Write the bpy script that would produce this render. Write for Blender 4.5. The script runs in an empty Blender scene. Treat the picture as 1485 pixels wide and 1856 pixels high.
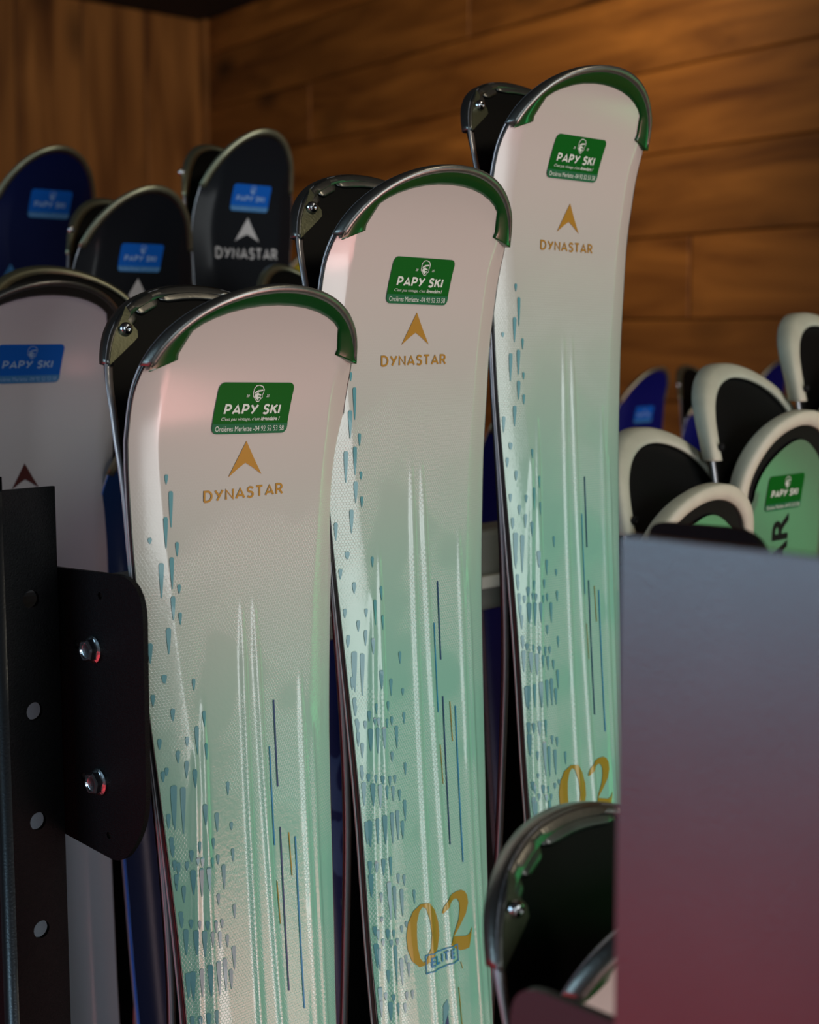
import bpy, bmesh, math, random
from mathutils import Vector, Matrix
random.seed(4)
C = bpy.context.scene.collection

# ---------------------------------------------------------------- camera
F_PX, CXP, CYP = 2762.85, 742.5, 928.0
RC = Matrix(((0.702453, -0.002479, 0.711726), (0.08531, 0.993078, -0.080739), (-0.706599, 0.117432, 0.697802)))
CAM_AT = Vector((0, 0, 1.55))
AX = Vector((RC[0][0], -RC[0][2], RC[0][1]))      # camera right, up, back in world axes
AY = Vector((RC[1][0], -RC[1][2], RC[1][1]))
AZ = Vector((RC[2][0], -RC[2][2], RC[2][1]))
def at(px, py, d):
    """world point seen at pixel (px, py) at depth d metres"""
    return CAM_AT + AX*((px-CXP)/F_PX*d) + AY*((CYP-py)/F_PX*d) - AZ*d
def ray_y(px, py, Y):
    """point of the vertical plane y=Y seen at a pixel"""
    d = at(px, py, 1) - CAM_AT
    return CAM_AT + d*(Y/d.y)
def ray_x(px, py, X):
    d = at(px, py, 1) - CAM_AT
    return CAM_AT + d*(X/d.x)

cam_d = bpy.data.cameras.new('camera'); cam = bpy.data.objects.new('camera', cam_d); C.objects.link(cam)
cam.matrix_world = Matrix(((AX.x, AY.x, AZ.x, CAM_AT.x), (AX.y, AY.y, AZ.y, CAM_AT.y), (AX.z, AY.z, AZ.z, CAM_AT.z), (0, 0, 0, 1)))
cam_d.sensor_fit = 'HORIZONTAL'; cam_d.sensor_width = 36; cam_d.lens = F_PX*36/1485
cam_d.clip_start = 0.05; cam_d.clip_end = 60
cam_d.dof.use_dof = True; cam_d.dof.focus_distance = 0.715; cam_d.dof.aperture_fstop = cam_d.lens/4.6
bpy.context.scene.camera = cam

# ---------------------------------------------------------------- world and lamps
vs = bpy.context.scene.view_settings
vs.view_transform = 'Standard'; vs.look = 'None'; vs.gamma = 1; vs.exposure = 0.2; vs.use_curve_mapping = False
world = bpy.data.worlds.new('world'); bpy.context.scene.world = world; world.use_nodes = True
world.node_tree.nodes['Background'].inputs[0].default_value = (0.55, 0.7, 0.8, 1)
world.node_tree.nodes['Background'].inputs[1].default_value = 0.05
def area(name, loc, to, sx, sy, col, power):
    l = bpy.data.lights.new(name, 'AREA'); l.shape = 'RECTANGLE'; l.size = sx; l.size_y = sy
    l.color = col; l.energy = power
    o = bpy.data.objects.new(name, l); C.objects.link(o); o.location = loc
    o.rotation_euler = (Vector(to)-Vector(loc)).to_track_quat('-Z', 'Y').to_euler()
    return o
area('shop_window_daylight', (0.95, -1.7, 1.25), (0.6, 0.5, 1.25), 0.9, 2.2, (0.90, 0.95, 0.96), 22)
area('front_left_fill_light', (-1.4, -1.6, 1.9), (0.5, 0.8, 1.4), 0.8, 1.2, (0.75, 0.88, 1.0), 8)  # added cool fill for the white ski at the left edge
area('left_window_daylight', (-2.2, 1.7, 1.75), (0.4, 0.2, 1.4), 1.5, 1.3, (0.5, 0.78, 1.0), 15)
area('green_lamp_right', (3.4, -0.35, 1.0), (0.5, -0.1, 1.2), 1.1, 1.6, (0.12, 1.0, 0.3), 12)  # green light from the right, its source out of view
area('pink_lamp_low', (1.3, -1.2, 0.35), (0.55, 0.55, 1.5), 1.2, 0.6, (1.0, 0.42, 0.40), 9)  # pink light from low down, its source out of view
area('red_lamp_left', (-0.9, 1.2, 0.45), (0.3, 0.2, 1.2), 2.4, 1.1, (1.0, 0.06, 0.08), 5)
def spot(name, loc, to, col, power, ang, blend=0.8, size=0.1):
    l = bpy.data.lights.new(name, 'SPOT'); l.color = col; l.energy = power; l.spot_size = math.radians(ang); l.spot_blend = blend; l.shadow_soft_size = size
    o = bpy.data.objects.new(name, l); C.objects.link(o); o.location = loc
    o.rotation_euler = (Vector(to)-Vector(loc)).to_track_quat('-Z', 'Y').to_euler()
    return o
spot('ceiling_spot_wall', (1.9, 1.9, 2.45), at(950, 250, 4.0), (1.0, 0.78, 0.46), 18, 130)
spot('ceiling_spot_racks', (1.0, -0.3, 2.5), (0.9, 0.7, 1.3), (1.0, 0.86, 0.66), 9, 70)

# ---------------------------------------------------------------- materials
MATS = {}
def nt(name):
    m = bpy.data.materials.new(name); m.use_nodes = True; MATS[name] = m
    return m, m.node_tree.nodes, m.node_tree.links, m.node_tree.nodes['Principled BSDF']
def plain(name, col, rough=0.5, metal=0.0, coat=0.0, bump=0.0, bscale=900, var=0.0, vscale=40, spec=0.5):
    m, N, L, b = nt(name)
    b.inputs['Base Color'].default_value = (*col, 1); b.inputs['Roughness'].default_value = rough
    b.inputs['Metallic'].default_value = metal; b.inputs['Coat Weight'].default_value = coat
    b.inputs['Coat Roughness'].default_value = 0.08; b.inputs['Specular IOR Level'].default_value = spec
    tc = N.new('ShaderNodeTexCoord')
    if bump:
        n = N.new('ShaderNodeTexNoise'); n.inputs['Scale'].default_value = bscale; n.inputs['Detail'].default_value = 3
        bp = N.new('ShaderNodeBump'); bp.inputs['Strength'].default_value = bump; bp.inputs['Distance'].default_value = 0.0004
        L.new(tc.outputs['Object'], n.inputs['Vector']); L.new(n.outputs['Fac'], bp.inputs['Height']); L.new(bp.outputs['Normal'], b.inputs['Normal'])
    if var:
        n = N.new('ShaderNodeTexNoise'); n.inputs['Scale'].default_value = vscale; n.inputs['Detail'].default_value = 5
        r = N.new('ShaderNodeMapRange'); r.inputs['To Min'].default_value = 1-var; r.inputs['To Max'].default_value = 1+var
        mx = N.new('ShaderNodeMix'); mx.data_type = 'RGBA'; mx.blend_type = 'MULTIPLY'; mx.inputs[0].default_value = 1
        mx.inputs[6].default_value = (*col, 1)
        L.new(tc.outputs['Object'], n.inputs['Vector']); L.new(n.outputs['Fac'], r.inputs['Value']); L.new(r.outputs[0], mx.inputs[7]); L.new(mx.outputs[2], b.inputs['Base Color'])
    return m
def top_sheet_mat(name, c_top, c_low, v_hi, v_lo, hexes=True, rough=0.4, gloss=1.0):
    """glossy top sheet: colour fade along the ski (UV y in decimetres from the lettering) and a honeycomb print"""
    m, N, L, b = nt(name)
    uv = N.new('ShaderNodeUVMap'); uv.uv_map = 'sheet'
    sep = N.new('ShaderNodeSeparateXYZ'); L.new(uv.outputs[0], sep.inputs[0])
    mr = N.new('ShaderNodeMapRange'); mr.interpolation_type = 'SMOOTHSTEP'
    mr.inputs['From Min'].default_value = v_lo; mr.inputs['From Max'].default_value = v_hi
    L.new(sep.outputs[1], mr.inputs['Value'])
    mx = N.new('ShaderNodeMix'); mx.data_type = 'RGBA'; mx.inputs[6].default_value = (*c_low, 1); mx.inputs[7].default_value = (*c_top, 1)
    L.new(mr.outputs[0], mx.inputs[0]); col = mx.outputs[2]
    b.inputs['Roughness'].default_value = rough; b.inputs['Coat Weight'].default_value = gloss; b.inputs['Coat Roughness'].default_value = 0.16; b.inputs['Coat IOR'].default_value = 1.7; b.inputs['Specular IOR Level'].default_value = 0.3 if gloss > 0.5 else 0.15
    if hexes:
        S = 0.0155
        def vm(op, a, bb=None, c=None):
            n = N.new('ShaderNodeVectorMath'); n.operation = op
            for i, k in enumerate((a, bb, c)):
                if k is None: continue
                if isinstance(k, tuple): n.inputs[i].default_value = k
                else: L.new(k, n.inputs[i])
            return n
        def ma(op, a, bb=None):
            n = N.new('ShaderNodeMath'); n.operation = op
            for i, k in enumerate((a, bb)):
                if k is None: continue
                if isinstance(k, (int, float)): n.inputs[i].default_value = k
                else: L.new(k, n.inputs[i])
            return n.outputs[0]
        p = vm('DIVIDE', uv.outputs[0], (S, S, 1)).outputs[0]
        rr = (1.0, 1.7320508, 1.0); hh = (0.5, 0.8660254, 0.0)
        def cell(pp):
            w = vm('WRAP', pp, (1.0, 1.7320508, 1.0), (0, 0, 0)).outputs[0]
            return vm('SUBTRACT', w, hh).outputs[0]
        a = cell(p); p2 = vm('SUBTRACT', p, hh).outputs[0]; bcell = cell(p2)
        def hexd(c):
            ab = vm('ABSOLUTE', c).outputs[0]; s = N.new('ShaderNodeSeparateXYZ'); L.new(ab, s.inputs[0])
            d2 = ma('ADD', ma('MULTIPLY', s.outputs[0], 0.5), ma('MULTIPLY', s.outputs[1], 0.8660254))
            return ma('MAXIMUM', s.outputs[0], d2)
        d = ma('MINIMUM', hexd(a), hexd(bcell))
        r = N.new('ShaderNodeMapRange'); r.inputs['From Min'].default_value = 0.40; r.inputs['From Max'].default_value = 0.48
        L.new(d, r.inputs['Value'])
        ns = N.new('ShaderNodeTexNoise'); ns.inputs['Scale'].default_value = 1.6; ns.inputs['Detail'].default_value = 2
        L.new(uv.outputs[0], ns.inputs['Vector'])
        nr = N.new('ShaderNodeMapRange'); nr.inputs['From Min'].default_value = 0.38; nr.inputs['From Max'].default_value = 0.56
        L.new(ns.outputs['Fac'], nr.inputs['Value'])
        vr = N.new('ShaderNodeMapRange'); vr.inputs['From Min'].default_value = 0.25; vr.inputs['From Max'].default_value = -0.45
        L.new(sep.outputs[1], vr.inputs['Value'])
        mask = ma('MULTIPLY', ma('MULTIPLY', r.outputs[0], nr.outputs[0]), vr.outputs[0])
        m2 = N.new('ShaderNodeMix'); m2.data_type = 'RGBA'; m2.inputs[7].default_value = (0.88, 0.9, 0.84, 1)
        L.new(ma('MULTIPLY', mask, 0.38), m2.inputs[0]); L.new(col, m2.inputs[6]); col = m2.outputs[2]
        bp = N.new('ShaderNodeBump'); bp.inputs['Strength'].default_value = 0.30; bp.inputs['Distance'].default_value = 0.0003
        n3 = N.new('ShaderNodeTexNoise'); n3.inputs['Scale'].default_value = 42; n3.inputs['Detail'].default_value = 2
        L.new(uv.outputs[0], n3.inputs['Vector'])
        L.new(ma('MULTIPLY', ma('ADD', mask, ma('MULTIPLY', n3.outputs['Fac'], 0.8)), vr.outputs[0]), bp.inputs['Height']); L.new(bp.outputs['Normal'], b.inputs['Normal'])
        L.new(bp.outputs['Normal'], b.inputs['Coat Normal'])
    L.new(col, b.inputs['Base Color'])
    return m
def wood_mat(name, axis, hue):
    m, N, L, b = nt(name)
    tc = N.new('ShaderNodeTexCoord'); oi = N.new('ShaderNodeObjectInfo')
    mp = N.new('ShaderNodeMapping'); mp.inputs['Scale'].default_value = (1.3, 1.3, 9) if axis == 'x' else (9, 9, 0.9)
    add = N.new('ShaderNodeVectorMath'); add.operation = 'ADD'
    sc = N.new('ShaderNodeVectorMath'); sc.operation = 'SCALE'; sc.inputs[0].default_value = (7, 3, 5)
    L.new(oi.outputs['Random'], sc.inputs['Scale']); L.new(tc.outputs['Object'], add.inputs[0]); L.new(sc.outputs[0], add.inputs[1])
    L.new(add.outputs[0], mp.inputs['Vector'])
    n = N.new('ShaderNodeTexNoise'); n.inputs['Scale'].default_value = 1.5; n.inputs['Detail'].default_value = 5; n.inputs['Distortion'].default_value = 0.7
    L.new(mp.outputs[0], n.inputs['Vector'])
    cr = N.new('ShaderNodeValToRGB'); cr.color_ramp.elements[0].position = 0.28; cr.color_ramp.elements[1].position = 0.74
    cr.color_ramp.elements[0].color = (hue[0]*0.30, hue[1]*0.24, hue[2]*0.18, 1); cr.color_ramp.elements[1].color = (*hue, 1)
    L.new(n.outputs['Fac'], cr.inputs['Fac'])
    # knots
    mk = N.new('ShaderNodeMapping'); mk.inputs['Scale'].default_value = (2.6, 2.6, 5.0) if axis == 'x' else (5, 5, 2.2)
    L.new(add.outputs[0], mk.inputs['Vector'])
    v = N.new('ShaderNodeTexVoronoi'); v.inputs['Scale'].default_value = 1.1; L.new(mk.outputs[0], v.inputs['Vector'])
    kr = N.new('ShaderNodeMapRange'); kr.inputs['From Min'].default_value = 0.04; kr.inputs['From Max'].default_value = 0.30
    kr.inputs['To Min'].default_value = 0.22; L.new(v.outputs['Distance'], kr.inputs['Value'])
    pv = N.new('ShaderNodeMapRange'); pv.inputs['To Min'].default_value = 0.72; pv.inputs['To Max'].default_value = 1.2; L.new(oi.outputs['Random'], pv.inputs['Value'])
    mu = N.new('ShaderNodeMath'); mu.operation = 'MULTIPLY'; L.new(kr.outputs[0], mu.inputs[0]); L.new(pv.outputs[0], mu.inputs[1])
    mx = N.new('ShaderNodeMix'); mx.data_type = 'RGBA'; mx.blend_type = 'MULTIPLY'; mx.inputs[0].default_value = 1
    L.new(cr.outputs[0], mx.inputs[6]); L.new(mu.outputs[0], mx.inputs[7]); L.new(mx.outputs[2], b.inputs['Base Color'])
    b.inputs['Roughness'].default_value = 0.6
    return m
WHITE_SHEET = top_sheet_mat('white_fading_to_mint_sheet', (0.64, 0.555, 0.495), (0.22, 0.54, 0.40), 0.62, -1.9)  # fade is part graphic, part pink and green light put into the colour
COOL_SHEET = top_sheet_mat('white_grey_sheet', (0.80, 0.76, 0.80), (0.55, 0.66, 0.78), 0.6, -2.0, hexes=False)
MINT_SHEET = top_sheet_mat('mint_sheet', (0.11, 0.19, 0.12), (0.07, 0.15, 0.08), 0.6, -1.2, hexes=False)
CHAR_SHEET = top_sheet_mat('charcoal_sheet', (0.009, 0.011, 0.015), (0.008, 0.010, 0.014), 0.4, -2, hexes=False, rough=0.5, gloss=0.12)
NAVY_SHEET = top_sheet_mat('navy_sheet', (0.004, 0.010, 0.07), (0.005, 0.012, 0.10), 0.4, -2, hexes=False, rough=0.5, gloss=0.12)
BLUE_SHEET = top_sheet_mat('blue_sheet', (0.003, 0.035, 0.14), (0.002, 0.012, 0.06), 0.4, -2, hexes=False, rough=0.5, gloss=0.12)
ROYAL_SHEET = top_sheet_mat('royal_blue_sheet', (0.003, 0.007, 0.15), (0.003, 0.007, 0.13), 0.4, -2, hexes=False, rough=0.5, gloss=0.12)
GOLD = plain('gold_print', (0.47, 0.23, 0.02), 0.4, 0.15, coat=0.3)
OLIVE_GOLD = plain('olive_gold_print', (0.32, 0.24, 0.012), 0.4, 0.15, coat=0.3)
GREEN_STICKER = plain('green_sticker', (0.0, 0.11, 0.006), 0.5, spec=0.15)
GREEN_BAND = plain('green_band', (0.02, 0.14, 0.055), 0.5, spec=0.15)
BLUE_STICKER = plain('blue_sticker', (0.004, 0.14, 0.66), 0.5, spec=0.2)
BLUE_BAND = plain('blue_band', (0.05, 0.25, 0.58), 0.45)
CREAM = plain('cream_print', (0.72, 0.76, 0.66), 0.5)
PALE_BLUE = plain('pale_blue_print', (0.35, 0.55, 0.85), 0.5)
WHITE_PRINT = plain('white_print', (0.7, 0.68, 0.68), 0.5)
MAROON_PRINT = plain('maroon_print', (0.10, 0.02, 0.02), 0.5)
TEAL = plain('teal_print', (0.10, 0.33, 0.36), 0.38, coat=0.4)
LINE_NAVY = plain('dark_blue_print', (0.005, 0.05, 0.14), 0.4)
LINE_BLUE = plain('mid_blue_print', (0.01, 0.22, 0.42), 0.4)
BLACK = plain('black_base', (0.004, 0.004, 0.004), 0.55, spec=0.2, bump=0.15, bscale=300)
SIDEWALL = plain('dark_sidewall', (0.02, 0.015, 0.015), 0.28, coat=0.5)
SIDE_BLUE = plain('blue_sidewall', (0.01, 0.22, 0.95), 0.3, coat=0.3)
SIDE_WHITE = plain('white_sidewall', (0.75, 0.75, 0.75), 0.3, coat=0.3)
STEEL = plain('steel_edge', (0.75, 0.75, 0.78), 0.32, 0.55)
RIM = plain('grey_tip_metal', (0.27, 0.265, 0.24), 0.34, 0.9, bump=0.2, bscale=600, var=0.25, vscale=90)
FLAP = plain('olive_flap_metal', (0.16, 0.165, 0.10), 0.42, 0.7, bump=0.3, bscale=700, var=0.3, vscale=120)
OLIVE_RIM = plain('olive_tip_metal', (0.42, 0.42, 0.28), 0.38, 0.85, var=0.25, vscale=90)
PROTECT = plain('green_protector', (0.002, 0.06, 0.007), 0.3, 0.1, coat=0.8)
PROTECT_GREY = plain('grey_protector', (0.09, 0.088, 0.075), 0.3, 0.6, coat=0.6)
BUMPER = plain('off_white_rubber', (0.62, 0.60, 0.46), 0.5, var=0.18, vscale=60)
CHROME = plain('bolt_chrome', (0.9, 0.91, 0.93), 0.2, 1.0)
POWDER = plain('black_powder_coat', (0.0045, 0.0045, 0.005), 0.5, spec=0.12, bump=0.9, bscale=1500, var=0.3, vscale=500)
PANEL = plain('grey_panel_steel', (0.20, 0.21, 0.215), 0.38, 1.0, bump=0.25, bscale=900, var=0.12, vscale=25)
DARK_STEEL = plain('dark_bracket_steel', (0.10, 0.10, 0.105), 0.5, 1.0, bump=0.25, bscale=900)
BEAM = plain('grey_beam_paint', (0.17, 0.18, 0.155), 0.5)
BEAM_LIGHT = plain('light_beam_paint', (0.48, 0.50, 0.44), 0.5)
NAVY_BOARD = plain('navy_board_paint', (0.004, 0.010, 0.028), 0.5)
BOARD_BLUE = plain('board_blue_print', (0.01, 0.05, 0.22), 0.5)
BOARD_GREY = plain('board_grey_print', (0.16, 0.19, 0.20), 0.5)
YELLOW = plain('yellow_rubber', (0.42, 0.40, 0.02), 0.5)
DARK_CEIL = plain('dark_ceiling_paint', (0.008, 0.008, 0.008), 0.8)
FLOORM = plain('dark_floor', (0.03, 0.028, 0.028), 0.6, var=0.2, vscale=4)
WOOD_X = wood_mat('wall_wood_long', 'x', (0.52, 0.20, 0.036))
WOOD_Z = wood_mat('wall_wood_upright', 'z', (0.46, 0.20, 0.05))

# ---------------------------------------------------------------- mesh helpers
def mk(name, verts, faces, m, parent=None, smooth=True, uvs=None, label=None):
    me = bpy.data.meshes.new(name); me.from_pydata([tuple(v) for v in verts], [], faces); me.validate()
    me.materials.append(m)
    if smooth: me.polygons.foreach_set('use_smooth', [True]*len(me.polygons))
    if uvs:
        l = me.uv_layers.new(name='sheet')
        for lp in me.loops: l.data[lp.index].uv = uvs[lp.vertex_index]
    o = bpy.data.objects.new(name, me); C.objects.link(o)
    if parent is not None: o.parent = parent
    if label: o['label'] = label
    return o
def thing(name, label, cat, group=None, loc=(0, 0, 0), rot=None):
    o = bpy.data.objects.new(name, None); C.objects.link(o)
    o['label'] = label; o['category'] = cat
    if group: o['group'] = group
    M = (rot.to_4x4() if rot is not None else Matrix()); M.translation = Vector(loc); o.matrix_world = M
    return o
def prism(name, poly, ext, m, parent=None, bevel=0.0, smooth=False, label=None, holes=None, seg=3):
    """poly: list of 3D points (planar); ext: extrusion vector"""
    bm = bmesh.new(); vs_ = [bm.verts.new(p) for p in poly]; f = bm.faces.new(vs_)
    r = bmesh.ops.extrude_face_region(bm, geom=[f]); bmesh.ops.translate(bm, vec=ext, verts=[g for g in r['geom'] if isinstance(g, bmesh.types.BMVert)])
    bmesh.ops.recalc_face_normals(bm, faces=bm.faces)
    if bevel: bmesh.ops.bevel(bm, geom=[e for e in bm.edges], offset=bevel, segments=seg, affect='EDGES', profile=0.5)
    me = bpy.data.meshes.new(name); bm.to_mesh(me); bm.free(); me.materials.append(m)
    o = bpy.data.objects.new(name, me); C.objects.link(o)
    if smooth:
        me.polygons.foreach_set('use_smooth', [True]*len(me.polygons)); 
    if parent is not None: o.parent = parent
    if label: o['label'] = label
    return o
def box(name, x0, x1, y0, y1, z0, z1, m, parent=None, bevel=0.0, label=None, seg=2):
    return prism(name, [(x0, y0, z0), (x1, y0, z0), (x1, y1, z0), (x0, y1, z0)], (0, 0, z1-z0), m, parent, bevel, label=label, seg=seg)
def text_mesh(s, bold=0.0, shear=0.0, space=1.0):
    cu = bpy.data.curves.new('txt', 'FONT'); cu.body = s; cu.size = 1; cu.offset = bold; cu.shear = shear; cu.space_character = space
    cu.resolution_u = 3; cu.fill_mode = 'FRONT'
    o = bpy.data.objects.new('txt', cu); C.objects.link(o)
    dg = bpy.context.evaluated_depsgraph_get(); me = bpy.data.meshes.new_from_object(o.evaluated_get(dg))
    V = [(v.co.x, v.co.y) for v in me.vertices]; Fc = [tuple(p.vertices) for p in me.polygons]
    bpy.data.objects.remove(o); bpy.data.curves.remove(cu); bpy.data.meshes.remove(me)
    xs = [v[0] for v in V]; ys = [v[1] for v in V]
    x0, x1, y0, y1 = min(xs), max(xs), min(ys), max(ys)
    return [((x-x0)/(x1-x0), (y-y0)/(y1-y0)) for x, y in V], Fc
def arcp(cx, cy, rx, ry, a0, a1, n=8): return [(cx+rx*math.cos(math.radians(a0+(a1-a0)*i/n)), cy+ry*math.sin(math.radians(a0+(a1-a0)*i/n))) for i in range(n+1)]
GLYPH = {
 'D': (.66, [[(.0, 0), (.0, 1), (.24, 1)]+arcp(.24, .5, .40, .5, 90, -90, 12)+[(0, 0)]]),
 'Y': (.66, [[(0, 1), (.34, .44)], [(.66, 1), (.16, 0)]]),
 'N': (.62, [[(0, 0), (0, 1), (.62, 0), (.62, 1)]]),
 'A': (.72, [[(0, 0), (.36, 1), (.72, 0)], [(.15, .28), (.57, .28)]]),
 'S': (.52, [[(.50, .84)]+arcp(.27, .76, .22, .24, 30, 265, 9)[0:]+arcp(.25, .26, .25, .26, 85, -150, 10)]),
 'T': (.56, [[(0, 1), (.56, 1)], [(.28, 1), (.28, 0)]]),
 'R': (.55, [[(0, 0), (0, 1), (.24, 1)]+arcp(.24, .74, .26, .26, 90, -90, 8)+[(0, .48)], [(.26, .48), (.55, 0)]]),
 'P': (.52, [[(0, 0), (0, 1), (.24, 1)]+arcp(.24, .72, .28, .28, 90, -90, 8)+[(0, .44)]]),
 'K': (.56, [[(0, 0), (0, 1)], [(.54, 1), (.0, .40)], [(.2, .62), (.58, 0)]]),
 'I': (.0, [[(0, 0), (0, 1)]]), 'E': (.45, [[(.45, 0), (0, 0), (0, 1), (.45, 1)], [(0, .52), (.4, .52)]]),
 'L': (.42, [[(0, 1), (0, 0), (.42, 0)]]), 'U': (.55, [[(0, 1), (0, .28)]+arcp(.275, .28, .275, .28, 180, 360, 8)+[(.55, 1)]]), ' ': (.12, [])}
def stroke_text(s, th=0.17, gap=0.2, shear=0.0):
    V = []; Fc = []; x = 0; h = th/2
    for ch in s:
        w, strokes = GLYPH[ch]
        for st in strokes:
            st = [p for i, p in enumerate(st) if i == 0 or math.dist(p, st[i-1]) > 1e-4]
            b = len(V); n = len(st)
            for i, p in enumerate(st):
                p0, p1 = st[max(i-1, 0)], st[min(i+1, n-1)]
                d0 = Vector((p[0]-p0[0], p[1]-p0[1])); d1 = Vector((p1[0]-p[0], p1[1]-p[1]))
                if i == 0: d0 = d1
                if i == n-1: d1 = d0
                d0.normalize(); d1.normalize(); m = (d0+d1).normalized(); k = min(1/max(m.dot(d1), .3), 1.9)
                q = Vector(p)
                yy = h+(1-th)*q.y; 
                nx, ny = -m.y*h*k, m.x*h*k
                V += [(x+q.x+nx, yy+ny), (x+q.x-nx, yy-ny)]
            Fc += [(b+2*i, b+2*i+1, b+2*i+3, b+2*i+2) for i in range(n-1)]
        x += w+gap+th*0.6
    V = [(a, min(max(c, 0), 1)) for a, c in V]
    V = [(a+shear*c, c) for a, c in V]
    x0 = min(a for a, c in V); x1 = max(a for a, c in V)
    return [((a-x0)/(x1-x0), c) for a, c in V], Fc
def flat_poly(loops, cutu=None, cutv=None):
    """2D polygon with holes -> triangulated verts/faces, optionally sliced"""
    bm = bmesh.new(); 
    for lp in loops:
        vv = [bm.verts.new((x, y, 0)) for x, y in lp]
        for i in range(len(vv)): bm.edges.new((vv[i], vv[(i+1) % len(vv)]))
    bmesh.ops.triangle_fill(bm, use_beauty=True, use_dissolve=False, edges=bm.edges[:])
    return slice_bm(bm, cutu, cutv)
def slice_bm(bm, cutu, cutv):
    xs = [v.co.x for v in bm.verts]; ys = [v.co.y for v in bm.verts]
    for ax, cut, lo, hi in ((0, cutu, min(xs), max(xs)), (1, cutv, min(ys), max(ys))):
        if cut:
            t = math.floor(lo/cut)*cut+cut
            while t < hi:
                no = (1, 0, 0) if ax == 0 else (0, 1, 0); co = (t, 0, 0) if ax == 0 else (0, t, 0)
                bmesh.ops.bisect_plane(bm, geom=bm.verts[:]+bm.edges[:]+bm.faces[:], plane_co=co, plane_no=no); t += cut
    bmesh.ops.recalc_face_normals(bm, faces=bm.faces)
    bm.verts.index_update()
    V = [(v.co.x, v.co.y) for v in bm.verts]; Fc = [tuple(v.index for v in f.verts) for f in bm.faces]
    bm.free(); return V, Fc

DROPS=[(-0.514,-1.328,-1.377),(-0.42,-1.398,-1.603),(-0.381,-1.413,-1.627),(-0.493,-1.525,-1.592),(-0.483,-1.633,-1.714),(-0.433,-1.67,-1.727),(-0.408,-1.754,-1.819),(-0.459,-1.741,-1.791),(-0.369,-1.757,-1.8),(-0.348,-1.709,-1.763),(-0.309,-1.676,-1.73),(-0.321,-1.745,-1.784),(-0.296,-1.751,-1.798),(-0.245,-1.764,-1.812),(-0.211,-1.759,-1.806),(-0.234,-1.677,-1.728),(-0.277,-1.512,-1.58),(-0.208,-1.566,-1.655),(-0.344,-1.8,-1.915),(-0.303,-1.8,-1.933),(-0.267,-1.802,-1.914),(-0.432,-1.808,-1.883),(-0.386,-1.867,-1.946),(-0.476,-1.811,-1.885),(-0.218,-1.938,-1.993),(-0.181,-1.813,-1.931),(-0.455,-1.983,-2.04),(-0.409,-2.011,-2.061),(-0.358,-2.029,-2.072),(-0.321,-2.04,-2.083),(-0.282,-2.051,-2.095),(-0.237,-2.06,-2.119),(-0.204,-2.062,-2.106),(-0.382,-2.069,-2.191),(-0.339,-2.081,-2.197),(-0.297,-2.094,-2.217),(-0.26,-2.105,-2.178),(-0.219,-2.116,-2.197),(-0.178,-2.143,-2.202),(-0.144,-2.205,-2.316),(-0.278,-2.256,-2.405),(-0.232,-2.251,-2.413),(-0.198,-2.247,-2.402),(-0.167,-2.308,-2.404),(-0.319,-2.265,-2.399),(-0.359,-2.27,-2.408),(-0.404,-2.274,-2.393),(-0.444,-2.28,-2.351),(-0.254,-2.479,-2.53),(-0.291,-2.485,-2.525),(-0.332,-2.489,-2.54),(-0.138,-1.438,-1.501),(-0.126,-1.629,-1.667),(-0.124,-1.753,-1.814),(-0.129,-2.013,-2.08),(-0.255,-2.476,-2.576),(-0.294,-2.48,-2.566),(-0.336,-2.484,-2.545),(-0.39,-2.479,-2.55),(-0.209,-2.574,-2.626),(-0.173,-2.588,-2.646),(-0.366,-2.547,-2.669),(-0.27,-2.6,-2.8),(-0.237,-2.633,-2.809),(-0.193,-2.659,-2.803),(-0.313,-2.651,-2.703),(-0.108,-2.684,-2.76),(-0.316,-2.777,-2.806),(-0.173,-2.833,-2.866),(-0.204,-2.848,-2.886),(-0.289,-2.847,-2.899),(-0.257,-2.856,-2.899),(-0.343,-2.836,-2.893),(-0.388,-2.818,-2.87),(-0.375,-2.907,-3.034),(-0.341,-2.931,-3.054),(-0.315,-2.892,-2.93),(-0.274,-2.904,-2.942),(-0.235,-2.906,-2.944),(-0.251,-2.939,-3.149),(-0.217,-3.016,-3.16),(-0.174,-3.049,-3.126),(-0.297,-3.059,-3.125),(-0.187,-3.006,-3.054),(-0.196,-3.196,-3.244),(-0.16,-3.198,-3.246),(-0.316,-3.172,-3.214),(-0.278,-3.189,-3.227),(-0.348,-3.204,-3.28),(-0.295,-3.226,-3.326),(-0.253,-3.24,-3.311),(-0.211,-3.253,-3.306),(-0.391,-3.134,-3.294),(-0.52,-0.748,-0.837),(-0.462,-0.895,-0.931),(-0.423,-1.053,-1.106),(-0.513,-0.977,-1.03),(-0.483,-1.179,-1.227),(-0.361,-1.302,-1.376),(-0.323,-1.341,-1.424),(-0.453,-1.313,-1.35),(-0.401,-1.247,-1.296),(-0.426,-1.399,-1.58),(-0.379,-1.414,-1.588),(-0.276,-1.51,-1.606),(-0.205,-1.567,-1.618),(-0.439,-0.021,-0.064),(-0.414,-0.095,-0.252),(-0.443,-0.205,-0.341),(-0.517,-0.288,-0.315),(-0.384,-0.319,-0.381),(-0.415,-0.382,-0.521),(-0.466,-0.402,-0.555),(-0.378,-0.506,-0.546),(-0.412,-0.553,-0.658),(-0.376,-0.629,-0.684),(-0.436,-0.69,-0.806),(-0.421,-1.051,-1.107),(-0.456,-0.895,-0.934),(-0.4,-1.244,-1.3),(-0.356,-1.189,-1.232),(-0.36,-1.297,-1.358),(-0.304,-1.15,-1.278),(-0.262,-1.087,-1.159),(-0.258,-1.234,-1.309),(-0.322,-1.345,-1.406),(-0.312,-0.934,-0.987)]
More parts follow.
